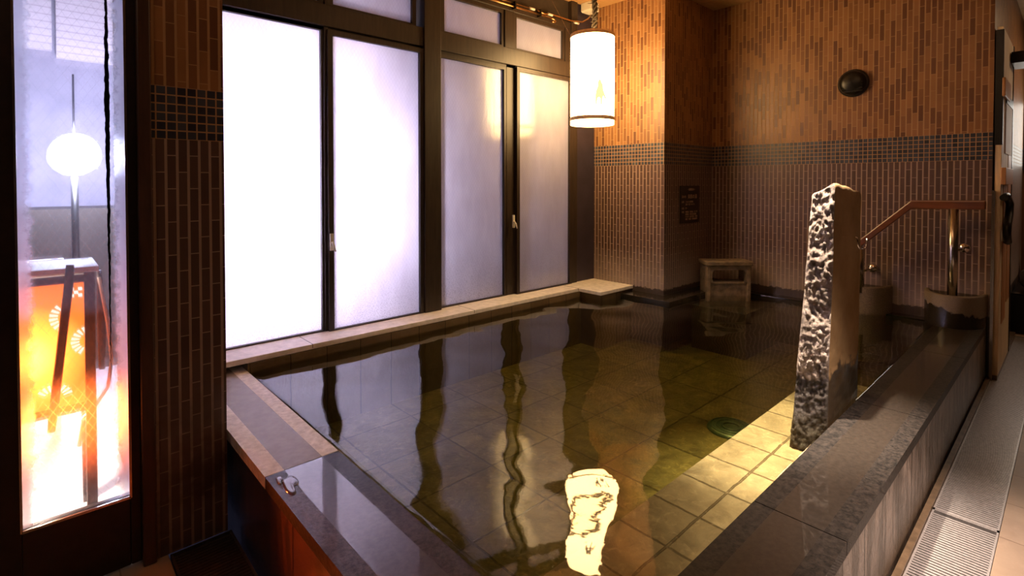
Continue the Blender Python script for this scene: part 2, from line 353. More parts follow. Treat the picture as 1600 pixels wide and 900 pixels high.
# ---------------- mesh helpers ----------------
class MB:
    def __init__(s): s.v = []; s.f = []; s.mi = []; s.sm = []
    def quad(s, pts, mi=0):
        n = len(s.v); s.v += [tuple(p) for p in pts]; s.f.append(tuple(range(n, n+len(pts)))); s.mi.append(mi); s.sm.append(False); return s
    def box(s, x0, x1, y0, y1, z0, z1, mi=0, rot=None, piv=None):
        n = len(s.v)
        pts = [Vector((x, y, z)) for z in (z0, z1) for y in (y0, y1) for x in (x0, x1)]
        if rot is not None:
            pv = Vector(piv or ((x0+x1)/2, (y0+y1)/2, (z0+z1)/2)); pts = [rot @ (p-pv)+pv for p in pts]
        s.v += [tuple(p) for p in pts]
        for f in ((0, 2, 3, 1), (4, 5, 7, 6), (0, 1, 5, 4), (2, 6, 7, 3), (0, 4, 6, 2), (1, 3, 7, 5)):
            s.f.append(tuple(n+i for i in f)); s.mi.append(mi); s.sm.append(False)
        return s
    def tube(s, pts, r, seg=12, mi=0, cap=True, closed=False):
        pts = [Vector(p) for p in pts]; n0 = len(s.v); k = len(pts); rs = r if isinstance(r, (list, tuple)) else [r]*k
        up = Vector((0, 0, 1)); prev = None
        for i, p in enumerate(pts):
            a = pts[i-1] if i > 0 else (pts[-1] if closed else p); b = pts[i+1] if i < k-1 else (pts[0] if closed else p)
            t = (b-a).normalized()
            if prev is None:
                u = t.cross(up)
                if u.length < .05: u = t.cross(Vector((1, 0, 0)))
            else: u = prev-t*prev.dot(t)
            u.normalize(); prev = u; w = t.cross(u)
            for j in range(seg):
                an = 2*math.pi*j/seg; s.v.append(tuple(p+(u*math.cos(an)+w*math.sin(an))*rs[i]))
        for i in range(k if closed else k-1):
            for j in range(seg):
                a = n0+i*seg+j; b = n0+i*seg+(j+1) % seg; i2 = (i+1) % k
                c = n0+i2*seg+(j+1) % seg; d = n0+i2*seg+j
                s.f.append((a, b, c, d)); s.mi.append(mi); s.sm.append(True)
        if cap and not closed:
            s.f.append(tuple(n0+j for j in reversed(range(seg)))); s.mi.append(mi); s.sm.append(False)
            s.f.append(tuple(n0+(k-1)*seg+j for j in range(seg))); s.mi.append(mi); s.sm.append(False)
        return s
    def lathe(s, prof, cx, cy, seg=40, a0=0, a1=2*math.pi, sx=1, sy=1, mi=0, axis='z', base=0):
        """prof list of (r, h). axis x: h runs along -x from base"""
        full = abs(a1-a0-2*math.pi) < 1e-6; n0 = len(s.v); cols = seg if full else seg+1
        for (r, h) in prof:
            for j in range(cols):
                an = a0+(a1-a0)*j/seg; c, d = r*math.cos(an)*sx, r*math.sin(an)*sy
                s.v.append((cx+c, cy+d, h) if axis == 'z' else (base-h, cx+c, cy+d))
        for i in range(len(prof)-1):
            for j in range(seg):
                a = n0+i*cols+j; b = n0+i*cols+(j+1) % cols; s.f.append((a, b, b+cols, a+cols)); s.mi.append(mi); s.sm.append(True)
        return s
    def build(s, name, mats, parent=None, bevel=0, weld=True):
        me = bpy.data.meshes.new(name); me.from_pydata(s.v, [], s.f)
        for mm in (mats if isinstance(mats, (list, tuple)) else [mats]): me.materials.append(mm)
        for p, i, sm in zip(me.polygons, s.mi, s.sm): p.material_index = i; p.use_smooth = sm
        bm = bmesh.new(); bm.from_mesh(me)
        bmesh.ops.recalc_face_normals(bm, faces=bm.faces); bm.to_mesh(me); bm.free(); me.update()
        o = bpy.data.objects.new(name, me); C.objects.link(o)
        if parent is not None:
            o.parent = parent; o.matrix_parent_inverse = Matrix.Translation(parent.location).inverted() if parent.type == 'EMPTY' else Matrix.Identity(4)
            if parent.type != 'EMPTY': pass
        if bevel:
            b = o.modifiers.new('bevel', 'BEVEL'); b.width = bevel; b.segments = 2; b.limit_method = 'ANGLE'
        return o
def tag(o, label, cat, group=None, kind=None):
    o['label'] = label; o['category'] = cat
    if group: o['group'] = group
    if kind: o['kind'] = kind
    return o
def thing(name, loc, label, cat, group=None, kind=None):
    o = bpy.data.objects.new(name, None); C.objects.link(o); o.location = loc; o.empty_display_size = .1
    return tag(o, label, cat, group, kind)
def struct(o, label, cat='structure'):
    o['kind'] = 'structure'; o['label'] = label; o['category'] = cat; return o

# ---------------- setting: key planes ----------------
XB = 4.65; YP = 2.305; XP = 3.82; YW = 3.05; ZC = 2.89; ZK = .351; ZWAT = .345; ZL = .417
struct(MB().box(XB, XB+.15, .385, YP+.3, -.1, ZC).build('wall_back', M['brick_y']), 'brown brick-tiled back wall with blue mosaic band', 'wall')
b = MB(); b.box(XP, XP+1.0, YP, YW+.3, -.1, ZC, 0)
b.mi = [0]*6
o = b.build('wall_corner', [M['brick_x'], M['brick_y']])
for p in o.data.polygons: p.material_index = 1 if abs(p.normal.x) > .5 else 0
struct(o, 'brick-tiled corner pillar behind the white hanging lantern', 'wall')
o = MB().box(.30, .524, 2.14, 3.2, 0, ZC).build('wall_pier', [M['brick_pier'], M['brick_y']])
for p in o.data.polygons: p.material_index = 1 if abs(p.normal.x) > .5 else 0
struct(o, 'dark worn brick-tiled pier between glazed door and steamy windows', 'wall')
o = MB().box(XB+.15, 7.6, .385, .55, 0, ZC).build('wall_side', M['brick_x']); struct(o, 'brick-tiled corridor wall beside the open door leaf', 'wall')
struct(MB().box(.524, XP, YW-.01, YW+.18, -.1, ZL-.005).box(.524, XP, YW+.0, YW+.18, 2.65, ZC).build('wall_window', M['plaster']), 'dark wall strip above and below the steamy windows', 'wall')
struct(MB().box(-1.8, .24, 2.16, 2.3, 2.75, ZC).box(-1.8, -.12, 2.17, 2.3, 0, ZC).build('wall_left', M['plaster']), 'dark wall around the glazed door', 'wall')
struct(MB().box(-1.95, -1.8, -2.6, 2.3, 0, ZC).build('wall_rear', M['plaster']), 'dark wall behind the viewer', 'wall')
struct(MB().box(-1.95, 7.6, -2.75, -2.6, 0, ZC).build('wall_right', M['plaster']), 'dark wall right of the walkway', 'wall')
struct(MB().box(7.4, 7.6, -2.6, .55, 0, 1.45).box(7.4, 7.6, -2.6, .55, 2.12, ZC).box(7.4, 7.6, .375, .55, 1.45, 2.12).box(7.4, 7.6, -2.6, -.4, 1.45, 2.12).build('wall_far', simple('dark_wood_wall', (.12, .05, .02), .5, 0, 20, .4, .2, vec_scale=(1, 1, .1))), 'dark boarded wall at the corridor end', 'wall')
struct(MB().box(-1.95, 7.6, -2.75, 3.2, ZC, ZC+.12).build('ceiling', M['ceiling']), 'golden cedar-board ceiling', 'ceiling')
# floor around the bath
f = MB(); f.box(-1.95, 7.6, -2.75, .18, -.12, 0); f.box(-1.95, .335, .18, 2.3, -.12, 0); f.box(.335, .54, .18, .24, -.12, 0); f.box(6.15, 7.6, .18, .385, -.12, 0)
struct(f.build('floor', M['walk_floor']), 'beige tiled walkway floor', 'floor')
# skirting strip in front of bath (thin metal curb)
struct(MB().box(.54, 4.64, .378, .398, -.1, .012).build('trim_1', simple('brown_curb', (.20, .13, .075), .35, .3, 30, .3, .1)), 'thin brown curb between bath and grating', 'trim')

struct(MB().box(3.98, XB-.10, 1.70, 2.14, -.05, .30).build('trim_12', simple('dark_slate_step', (.035, .028, .016), .5, 0, 12, .4, .3)), 'submerged dark stone step under the stone stool', 'step')
# window ledge
l = MB(); l.box(.56, XP, 2.83, YW, ZL-.028, ZL); l.box(3.37, XP, 2.60, 2.83, ZL-.028, ZL)
struct(l.build('trim_2', M['ledge'], bevel=.003), 'pale stone ledge running under the steamy windows', 'ledge')
l = MB()
for xx in (1.12, 2.25, 3.36): l.box(xx, xx+.003, 2.829, YW-.03, ZL-.02, ZL+.0006)
struct(l.build('trim_3', M['plaster']), 'grout joints of the pale window ledge', 'trim')
# black ledge around pillar and back wall
struct(MB().box(3.64, XP, 2.14, 2.60, .30, .372).box(XP, XB-.10, 2.14, YP, .30, .372).build('trim_4', M['black_ledge'], bevel=.003), 'black wet stone ledge round the pillar foot', 'ledge')
struct(MB().box(XB-.10, XB, .645, YP, .28, .350).build('trim_5', M['black_ledge']), 'black stone ledge at water level under the back wall', 'ledge')

# ---------------- windows ----------------
ZG0, ZG1 = .425, 2.19; ZT0, ZT1 = 2.367, 2.612
def window(idx, x0, x1, z0, z1, label, fr=.03, yo=0.0, latch=None):
    y = YW+yo
    f = MB(); f.box(x0-fr, x0, y-.02, y+.03, z0-.012, z1+fr); f.box(x1, x1+fr, y-.02, y+.03, z0-.012, z1+fr)
    f.box(x0, x1, y-.02, y+.03, z1, z1+fr); f.box(x0, x1, y-.02, y+.03, z0-.02, z0)
    o = f.build('window_%d' % idx, M['frame']); struct(o, label, 'window')
    MB().box(x0, x1, y+.002, y+.007, z0, z1).build('glass_pane', M['frost'], o)
    if latch:
        lx, lz = latch
        g = MB(); g.box(lx-.010, lx+.010, y-.032, y-.02, lz-.05, lz+.05); g.tube([(lx, y-.034, lz), (lx+.004, y-.05, lz-.02), (lx+.012, y-.055, lz-.055)], [.007, .006, .005], 8)
        h = g.build('latch', M['white_plastic'], o); h['label'] = 'small pale window latch'
window(1, .70, 1.262, ZG0, ZG1+.012, 'brightest steamy sliding window nearest the brick pier', .026, .0)
window(2, 1.322, 1.925, ZG0, ZG1-.015, 'second steamy sliding window from the left, with pale latch', .03, -.028, (1.305, .95))
window(3, 2.114, 2.708, ZG0, ZG1-.01, 'third steamy sliding window reflecting the lantern', .026, .0)
window(4, 2.85, 3.45, ZG0, ZG1-.005, 'steamy sliding window nearest the corner pillar', .03, -.028, (2.775, 1.0))
window(5, .72, 1.25, ZT0, ZT1, 'transom window above the brightest window')
window(6, 1.338, 1.885, ZT0, ZT1, 'transom window above the second window')
window(7, 2.145, 2.682, ZT0, ZT1, 'transom window above the third window')
window(8, 2.84, 3.385, ZT0, ZT1, 'transom window beside the hanging lantern')
t = MB()
t.box(1.955, 2.09, YW-.06, YW+.06, ZL, ZC)                     # main post
t.box(3.48, 3.56, YW-.04, YW+.06, ZL, ZC)
t.box(.524, .68, YW-.02, YW+.06, ZL, ZC)
struct(t.build('trim_6', M['frame'], bevel=.004), 'dark upright posts of the window wall', 'trim')
t = MB(); t.box(.6, 1.955, YW-.045, YW+.06, 2.222, ZT0-.018); t.box(2.09, 3.48, YW-.045, YW+.06, 2.222, ZT0-.018)
t.box(.6, 1.955, YW-.02, YW+.06, 2.20, 2.24); t.box(2.09, 3.48, YW-.02, YW+.06, 2.20, 2.24)
t.box(1.275, 1.30, YW-.03, YW+.06, ZL, 2.24); t.box(2.725, 2.83, YW-.02, YW+.06, ZL, 2.24)
t.box(.6, 1.955, YW-.03, YW+.06, ZT1+.03, 2.70); t.box(2.09, 3.48, YW-.03, YW+.06, ZT1+.03, 2.70)
t.box(1.28, 1.31, YW-.03, YW+.06, ZT0-.03, ZT1+.03); t.box(2.708, 2.815, YW-.03, YW+.04, ZT0-.03, ZT1+.03); t.box(3.41, 3.48, YW-.03, YW+.06, ZT0-.03, ZT1+.03)
struct(t.build('trim_7', M['frame'], bevel=.004), 'dark transom rails across the window wall', 'trim')
struct(MB().box(3.56, XP, YW-.02, YW+.05, ZL, ZC).build('trim_8', M['purple_panel']), 'dark metal panel between last window and pillar', 'trim')

# ---------------- glazed door at left ----------------
YD = 2.17
d = MB(); d.box(-.12, GX0, YD-.02, YD+.02, 0.01, 2.75); d.box(GX1, .262, YD-.02, YD+.02, 0.01, 2.75)
d.box(GX0, GX1, YD-.02, YD+.02, 0.01, .243); d.box(GX0, GX1, YD-.02, YD+.02, 2.6, 2.75)
o = d.build('door_1', M['frame_dark'], bevel=.003); struct(o, 'dark-framed glazed door looking out on the lit garden', 'door')
MB().box(GX0, GX1, YD-.004, YD+.002, .243, 2.6).build('glass_pane', M['door_glass'], o)
g = MB(); g.box(GX0, GX1, YD-.024, YD-.018, .238, .246); g.box(GX1-.003, GX1+.004, YD-.024, YD-.018, .24, 2.6); g.box(GX0-.004, GX0+.002, YD-.024, YD-.018, .24, 2.6)
g.build('glazing_bead', M['steel'], o)
struct(MB().box(.262, .300, 2.12, 2.25, 0, ZC).build('trim_9', simple('brown_jamb', (.07, .035, .022), .35, 0, 40, .3, .1, vec_scale=(1, 1, .1)), bevel=.004), 'brown door jamb beside the brick pier', 'trim')

# ---------------- bath ----------------
bath = thing('bath', (0, 0, 0), 'large tiled stone bath filled with water, dark stone rim', 'bath')
MB().box(.66, XB, .52, 2.84, -.09, -.05).build('basin_floor', M['slate_floor'], bath)
MB().box(.79, 3.30, .645, 1.00, -.05, .20).build('bench', M['slate_bench'], bath)
# outer and inner walls
MB().box(.55, XB, .405, .63, -.1, ZK-.04).build('side_wall', M['slate_outer'], bath)
MB().box(.552, .78, .63, YW-.01, -.1, ZK-.04).build('side_wall', M['slate_outer_y'], bath)
MB().box(.79, XP, 2.825, YW-.02, -.1, ZL-.03).build('inner_riser', M['slate_riser'], bath)
MB().box(3.39, XP, 2.615, 2.83, -.1, ZL-.03).build('inner_riser', M['slate_riser'], bath)
def slab(x0, x1, y0, y1, along, wetness, idx, label=None):
    """coping slab with smooth centre band between two flamed edge bands"""
    s = MB(); z0, z1 = ZK-.04, ZK; e = .058; g = .0018
    x0 += g; x1 -= g; y0 += g; y1 -= g
    if along == 'x': cuts = [(x0, x1, y0, y0+e*.95, 1), (x0, x1, y0+e*.95, y1-e, 0), (x0, x1, y1-e, y1, 1)]
    else: cuts = [(x0, x0+e*1.05, y0, y1, 1), (x0+e*1.05, x1-e, y0, y1, 0), (x1-e, x1, y0, y1, 1)]
    for a, b_, c, d_, mi in cuts: s.box(a, b_, c, d_, z0, z1, mi)
    mm = [M['coping_wet_mid'], M['coping_wet_edge']] if wetness else [M['coping_dry_mid'], M['coping_dry_edge']]
    o = s.build('coping_slab', mm, bath)
    if label: o['label'] = label
slab(.54, .79, 1.765, YW-.02, 'y', 0, 0, 'dry pale coping slab beside the brick pier')
slab(.54, .79, .645, 1.765, 'y', 1, 1, 'wet mirror-like coping slab')
for i, (a, b_) in enumerate(((.54, 1.575), (1.575, 2.637), (2.637, 3.70), (3.70, XB))): slab(a, b_, .40, .645, 'x', 1, i+2)

# water surface
w = MB(); nx, ny = 150, 100
x0, x1, y0, y1 = .788, XB-.001, .643, 2.826
for j in range(ny+1):
    for i in range(nx+1):
        X = x0+(x1-x0)*i/nx; Y = y0+(y1-y0)*j/ny
        w.v.append((X, Y, ZWAT+.0012*noise.noise(Vector((X*4, Y*4, 1)))))
for j in range(ny):
    for i in range(nx):
        X = x0+(x1-x0)*(i+.5)/nx; Y = y0+(y1-y0)*(j+.5)/ny
        a = j*(nx+1)+i; w.f.append((a, a+1, a+nx+2, a+nx+1)); w.mi.append(0); w.sm.append(True)
nb_ = len(w.v)
w.v += [(x0, y0, -.052), (x1, y0, -.052), (x1, y1, -.052), (x0, y1, -.052)]
w.f.append((nb_+3, nb_+2, nb_+1, nb_)); T = [j*(nx+1) for j in range(ny+1)]
w.f.append(tuple([nb_, nb_+1]+[i for i in range(nx, -1, -1)]))
w.f.append(tuple([nb_+2, nb_+3]+[ny*(nx+1)+i for i in range(nx+1)]))
w.f.append(tuple([nb_+3, nb_]+[j*(nx+1) for j in range(ny+1)]))
w.f.append(tuple([nb_+1, nb_+2]+[j*(nx+1)+nx for j in range(ny, -1, -1)]))
w.mi += [0]*5; w.sm += [False]*5
tag(w.build('bath_water', M['water']), 'clear amber-green bath water rippling between the stone rims', 'water', None, 'stuff')
# puddle on the wet coping
p = MB(); c0 = (.586, 1.668); ring = []
for k in range(40):
    a = 2*math.pi*k/40; r = .027*(1+.35*math.sin(2*a+.5)+.2*math.sin(3*a+1.2)); ring.append((c0[0]+.75*r*math.cos(a), c0[1]+2.1*r*math.sin(a)))
for (cx_, cy_, sc) in ((0, 0, 1.0), (-.017, .045, .45)):
    rr = [(c0[0]+cx_+(q[0]-c0[0])*sc, c0[1]+cy_+(q[1]-c0[1])*sc) for q in ring]
    n0 = len(p.v); cc = (c0[0]+cx_, c0[1]+cy_)
    for f_, hz in ((1, .0002), (.92, .003), (.7, .0042)): p.v += [(cc[0]+(q[0]-cc[0])*f_, cc[1]+(q[1]-cc[1])*f_, ZK+hz) for q in rr]
    for lv in range(2):
        for k in range(40): p.f.append((n0+lv*40+k, n0+lv*40+(k+1) % 40, n0+(lv+1)*40+(k+1) % 40, n0+(lv+1)*40+k)); p.mi.append(0); p.sm.append(True)
    p.f.append(tuple(n0+80+k for k in range(40))); p.mi.append(0); p.sm.append(True)
m, nt, out = mat('puddle_water'); pp = principled(nt, out, (.06, .05, .05), .02); M['puddle'] = m
tag(p.build('puddle', M['puddle']), 'small puddle on the wet front coping near its joint', 'puddle')
# drain cover under the water
dr = thing('drain_cover', (2.80, 1.28, -.05), 'round green-grey drain cover on the bath floor beside the lit bench', 'drain')
DM = simple('green_drain', (.07, .10, .06), .4, .3, 40, .3, .2)
cp_ = MB().lathe([(.001, -.035), (.05, -.035), (.055, -.030), (.11, -.032), (.125, -.045), (.125, -.05)], 2.80, 1.27, 40).build('cover_plate', DM, dr)
for r in (.045, .075, .105): MB().tube([(2.80+r*math.cos(a), 1.27+r*math.sin(a), -.031) for a in [k*math.pi/16 for k in range(32)]], .004, 6, closed=True).build('ring', DM, cp_)

# ---------------- standing stone ----------------
def lerp(a, b, t): return a+(b-a)*t
zb, zt = .05, 1.275
Bc = [(2.335, .800), (2.335, .668), (2.765, .668), (2.72, .81)]      # A F C B at z=.35
Tc = [(2.495, .785), (2.440, .680), (2.835, .680), (2.80, .785)]
s = MB(); NA, NH = 112, 190
per = []
for e in range(4):
    for k in range(NA//4): per.append((e, k/(NA//4)))
def stone_pt(e, t, z):
    u = (z-.35)/(zt-.35)
    c = [Vector((lerp(Bc[i][0], Tc[i][0], u), lerp(Bc[i][1], Tc[i][1], u), z)) for i in range(4)]
    a, b_ = c[e], c[(e+1) % 4]; p = a.lerp(b_, t)
    ctr = (c[0]+c[1]+c[2]+c[3])/4
    # round corners
    d = min(t, 1-t); r = .035*max(0, 1-d/.12)**2 if e in (1, 3) else .03*max(0, 1-d/.2)**2
    p = p+(ctr-p)*r*(1.0)
    return p, ctr
for h in range(NH+1):
    z = lerp(zb, zt, h/NH)
    for (e, t) in per:
        p, ctr = stone_pt(e, t, z)
        q = p*1.0
        if e == 0: nrm = Vector((-1, 0, 0)); amp = .012; rgh = 1.3
        elif e == 1: nrm = Vector((0, -1, 0)); amp = .007; rgh = .15
        elif e == 2: nrm = Vector((1, 0, 0)); amp = .018; rgh = .5
        else: nrm = Vector((0, 1, 0)); amp = .018; rgh = .6
        wgt = min(1, min(t, 1-t)*6+.25)
        big = noise.fractal(q*7.0, .9, 2.0, 5)
        fine = noise.fractal(q*58.0, .6, 2.1, 4)
        q = q+nrm*(amp*big+rgh*.007*fine)*wgt
        q = q+Vector((.010*noise.noise(Vector((1.3, 0, z*5))), .004*noise.noise(Vector((7.7, 0, z*6))), 0))
        # slanted irregular top
        top = 1.313-.11*(q.x-2.44)-.42*(q.y-.68)
        top += .010*noise.noise(Vector((q.x*9, q.y*9, 0)))
        if h > NH*.9:
            k = (h-NH*.9)/(NH*.1); q.z = lerp(lerp(zb, zt, .9), top, k)
            sh = max(0, (k-.75)/.25); q = Vector((lerp(q.x, ctr.x, .05*sh**2), lerp(q.y, ctr.y, .16*sh**2), q.z-.012*sh**3))
        s.v.append(tuple(q))
for h in range(NH):
    for k in range(NA):
        a = h*NA+k; b_ = h*NA+(k+1) % NA
        s.f.append((a, b_, b_+NA, a+NA)); s.mi.append(1 if per[k][0] == 1 else 0); s.sm.append(True)
# top cap rings
last = NH*NA; ring0 = [Vector(v) for v in s.v[last:last+NA]]; cen = sum(ring0, Vector())/NA; cen.z += .006
prev = last
for f_ in (.8, .55, .3, .08):
    st = len(s.v)
    for v in ring0:
        q = cen.lerp(v, f_); q.z += .008*(1-f_)+.010*noise.noise(q*25); s.v.append(tuple(q))
    for k in range(NA):
        s.f.append((prev+k, prev+(k+1) % NA, st+(k+1) % NA, st+k)); s.mi.append(0); s.sm.append(True)
    prev = st
s.f.append(tuple(prev+k for k in range(NA))); s.mi.append(0); s.sm.append(True)
st_o = thing('standing_stone', (2.55, .73, .05), 'tall rough-hewn standing stone rising from the water at the rim', 'stone')
o = s.build('stone_body', [M['stone_rough'], M['stone_smooth']], st_o)
hk = MB().tube([(2.655, .664, 1.062), (2.655, .655, 1.060), (2.655, .652, 1.045), (2.657, .650, 1.025), (2.668, .647, 1.012), (2.70, .642, 1.008), (2.735, .64, 1.012), (2.75, .64, 1.03), (2.752, .64, 1.052)], .004, 8)
h_ = hk.build('hook', M['chrome'], st_o); h_['label'] = 'small chrome J-shaped hook'

# ---------------- hanging lantern ----------------
LX, LY, LR, LZ0, LZ1 = 3.215, 2.57, .168, 1.752, 2.450
lan = thing('hanging_lantern', (LX, LY, LZ0), 'glowing white cylindrical paper lantern hanging in the corner', 'lantern')
m, nt, out = mat('lantern_paper')
e = nt.nodes.new('ShaderNodeEmission'); e.inputs[0].default_value = (1, .63, .26, 1); e.inputs[1].default_value = 24.0
L(nt, e.outputs[0], out.inputs[0]); M['paper'] = m
shade = MB().lathe([(LR, LZ0+.03), (LR*1.005, LZ0+.2), (LR*1.005, LZ1-.2), (LR, LZ1-.02)], LX, LY, 64).build('paper_shade', M['paper'], lan)
RG = simple('amber_ring', (.85, .55, .30), .5, 0, 40, .2, .1)
MB().lathe([(LR+.003, LZ0+.03), (LR+.004, LZ0+.042), (LR+.003, LZ0+.058), (LR-.004, LZ0+.058), (LR-.004, LZ0+.03), (LR+.003, LZ0+.03)], LX, LY, 64).build('bottom_ring', RG, lan)
MB().lathe([(LR+.003, LZ1-.028), (LR+.004, LZ1-.015), (LR+.002, LZ1), (LR-.006, LZ1), (LR-.006, LZ1-.028), (LR+.003, LZ1-.028)], LX, LY, 64).build('top_ring', RG, lan)
MB().lathe([(LR, LZ0), (LR, LZ0+.03)], LX, LY, 64).lathe([(.001, LZ0+.004), (LR-.002, LZ0+.004)], LX, LY, 64).build('diffuser', emis('lantern_diffuser', (1, .60, .22), 24), lan)
# painted silhouette on the paper
def on_shade(du, dz, off=.0025):
    a0 = math.atan2(-LY, -LX)+.33; a = a0+du/LR
    return (LX+(LR*1.006+off)*math.cos(a), LY+(LR*1.006+off)*math.sin(a), dz)
sil = [(-.030, 0), (-.022, .004), (-.018, .045), (-.006, .055), (.004, .045), (.006, .002), (.018, .0), (.020, .045), (.028, .065), (.048, .035), (.054, .045), (.040, .075), (.026, .11), (.024, .145), (.012, .165), (.006, .185), (-.006, .185), (-.014, .165), (-.016, .13), (-.028, .10), (-.034, .05)]
f = MB(); f.quad([on_shade(a, LZ0+.135+b_) for a, b_ in sil]); 
f.build('painted_figure', emis('painted_glow', (1, .62, .28), 1.6), shade)
MB().tube([(LX-.02, LY, LZ1), (LX-.01, LY+.0, LZ1+.05), (LX+.02, LY, LZ1+.06), (LX+.05, LY, LZ1+.05), (LX+.06, LY, LZ1)], .003, 6).build('hanger', M['black_metal'], lan)
rp = MB()
for k in range(3):
    pts = []
    for i in range(60):
        t = i/59; a = t*26+k*2.09; pts.append((LX+.015+.013*math.cos(a)+.012*math.sin(t*7), LY-.005+.013*math.sin(a)+.01*math.cos(t*5), lerp(LZ1-.0, ZC, t)))
    rp.tube(pts, [.010+.003*noise.noise(Vector((i*.4, k, 0))) for i in range(60)], 8)
for i in range(26):
    z = random.uniform(LZ1+.1, ZC-.02); a = random.uniform(0, 6.28); r = random.uniform(.03, .06)
    rp.tube([(LX+.015, LY-.005, z), (LX+.015+r*math.cos(a), LY-.005+r*math.sin(a), z+random.uniform(-.02, .02))], [.004, .0015], 5)
rp.build('suspension_rope', M['rope'], lan)
MB().tube([(3.23, 3.04, 2.87), (LX-.10, LY+.13, LZ1-.01)], .0012, 6).build('guy_wire', M['steel'], lan)

# ---------------- pipework above the windows ----------------
cd = thing('conduit', (2.5, 3.0, 2.67), 'thin copper conduit with couplings running above the windows', 'pipe')
YC = 2.995
def cz(x): return 2.665+.0*(x-2.5)
MB().tube([(2.15, YC, 2.672), (3.20, YC, 2.672)], .008, 10).build('pipe', M['copper'], cd)
MB().tube([(2.15, YC+.005, 2.70), (2.95, YC+.005, 2.70)], .005, 8).build('pipe', M['copper'], cd)
MB().tube([(3.2, YC, 2.672), (3.235, YC, 2.670), (3.25, YC-.005, 2.655), (3.235, YC-.01, 2.642), (3.20, YC-.01, 2.642)], .007, 8).build('elbow', M['copper'], cd)
MB().tube([(3.04, YC, 2.70), (3.12, YC, 2.69), (3.2, YC, 2.705), (3.45, YC-.01, 2.70), (3.58, YC-.02, 2.715), (3.66, YC-.02, 2.76), (3.70, YC-.02, 2.80)], .006, 8).build('cable', M['copper'], cd)
for x_ in (2.95, 3.16, 3.50):
    MB().tube([(x_, YC, 2.70), (x_+.055, YC, 2.70)], .010, 10).build('coupling', M['white_plastic'], cd)
for x_ in (2.35, 2.78, 3.06):
    MB().box(x_, x_+.014, YC-.014, YW-.02, 2.655, 2.715).build('clamp', M['black_metal'], cd)
jb = thing('junction_box', (3.60, 2.88, 2.84), 'pale plastic junction box on the ceiling behind the rope', 'junction box')
MB().box(3.60, 3.72, 2.90, 3.01, 2.815, ZC).build('box_body', M['white_plastic'], jb, bevel=.006)
MB().box(3.606, 3.714, 2.906, 3.004, 2.808, 2.817).build('lid', M['white_plastic'], jb, bevel=.003)

# ---------------- back wall things ----------------
v = thing('wall_vent', (XB, 1.165, 2.05), 'round black vent hood high on the brick back wall', 'vent')
MB().lathe([(.105, 0), (.105, .012), (.098, .018)], 1.18, 2.065, 40, axis='x', base=XB).lathe([(.001, .018), (.098, .018)], 1.18, 2.065, 40, axis='x', base=XB).build('flange', M['black_plastic'], v)
MB().lathe([(.092, .018), (.092, .035), (.082, .05), (.055, .060), (.001, .064)], 1.18, 2.065, 40, axis='x', base=XB).build('hood', M['black_metal'], v)
for k in range(4):
    MB().box(XB-.056, XB-.04, 1.11, 1.25, 1.995+k*.022, 2.001+k*.022).build('louver', M['black_plastic'], v)

sg = thing('sign_board', (4.22, YP, .95), 'small dark notice board with pale writing on the corner pillar', 'sign')
bd_ = MB().box(4.062, 4.388, YP-.010, YP, .953, 1.278).build('board', simple('dark_sign', (.030, .018, .012), .4, 0, 30, .2, .03), sg, bevel=.002)
TM = simple('sign_ink', (.50, .32, .25), .6, 0, 30, .05, 0)
def text(s_, size, x, z, parent, align='LEFT'):
    cu = bpy.data.curves.new('lettering', 'FONT'); cu.body = s_; cu.size = size; cu.align_x = align; cu.extrude = .0004
    o = bpy.data.objects.new('lettering', cu)
    me = bpy.data.meshes.new_from_object(o); mw = Matrix.Translation((x, YP-.0115, z)) @ Matrix.Rotation(math.pi/2, 4, 'X')
    n0 = len(TX.v); TX.v += [tuple(mw @ v.co) for v in me.vertices]
    for p in me.polygons: TX.f.append(tuple(n0+i for i in p.vertices)); TX.mi.append(0); TX.sm.append(False)
    bpy.data.objects.remove(o); bpy.data.curves.remove(cu)
TX = MB()
text('－浴槽案内－', .024, 4.245, 1.235, sg, 'CENTER')
text('湯の名', .024, 4.085, 1.173, sg)
text('美肌の湯', .040, 4.185, 1.168, sg)
for zz, s_, xx in ((1.130, '泉質', 4.085), (1.130, 'アルカリ性単純', 4.145), (1.108, '温泉（弱アルカリ）', 4.145), (1.075, '泉温', 4.085), (1.075, '四一', 4.145), (1.043, '効能', 4.085), (1.043, '神経痛・筋肉痛・五十肩', 4.145), (1.022, '関節痛・慢性消化器病', 4.145), (1.001, '冷え性・疲労回復・健康', 4.145), (.980, '増進・美肌・運動麻痺等', 4.145)):
    text(s_, .019, xx, zz, sg)
lt = TX.build('lettering', TM, bd_); lt['kind'] = 'stuff'; lt['label'] = 'pale lettering on dark board'

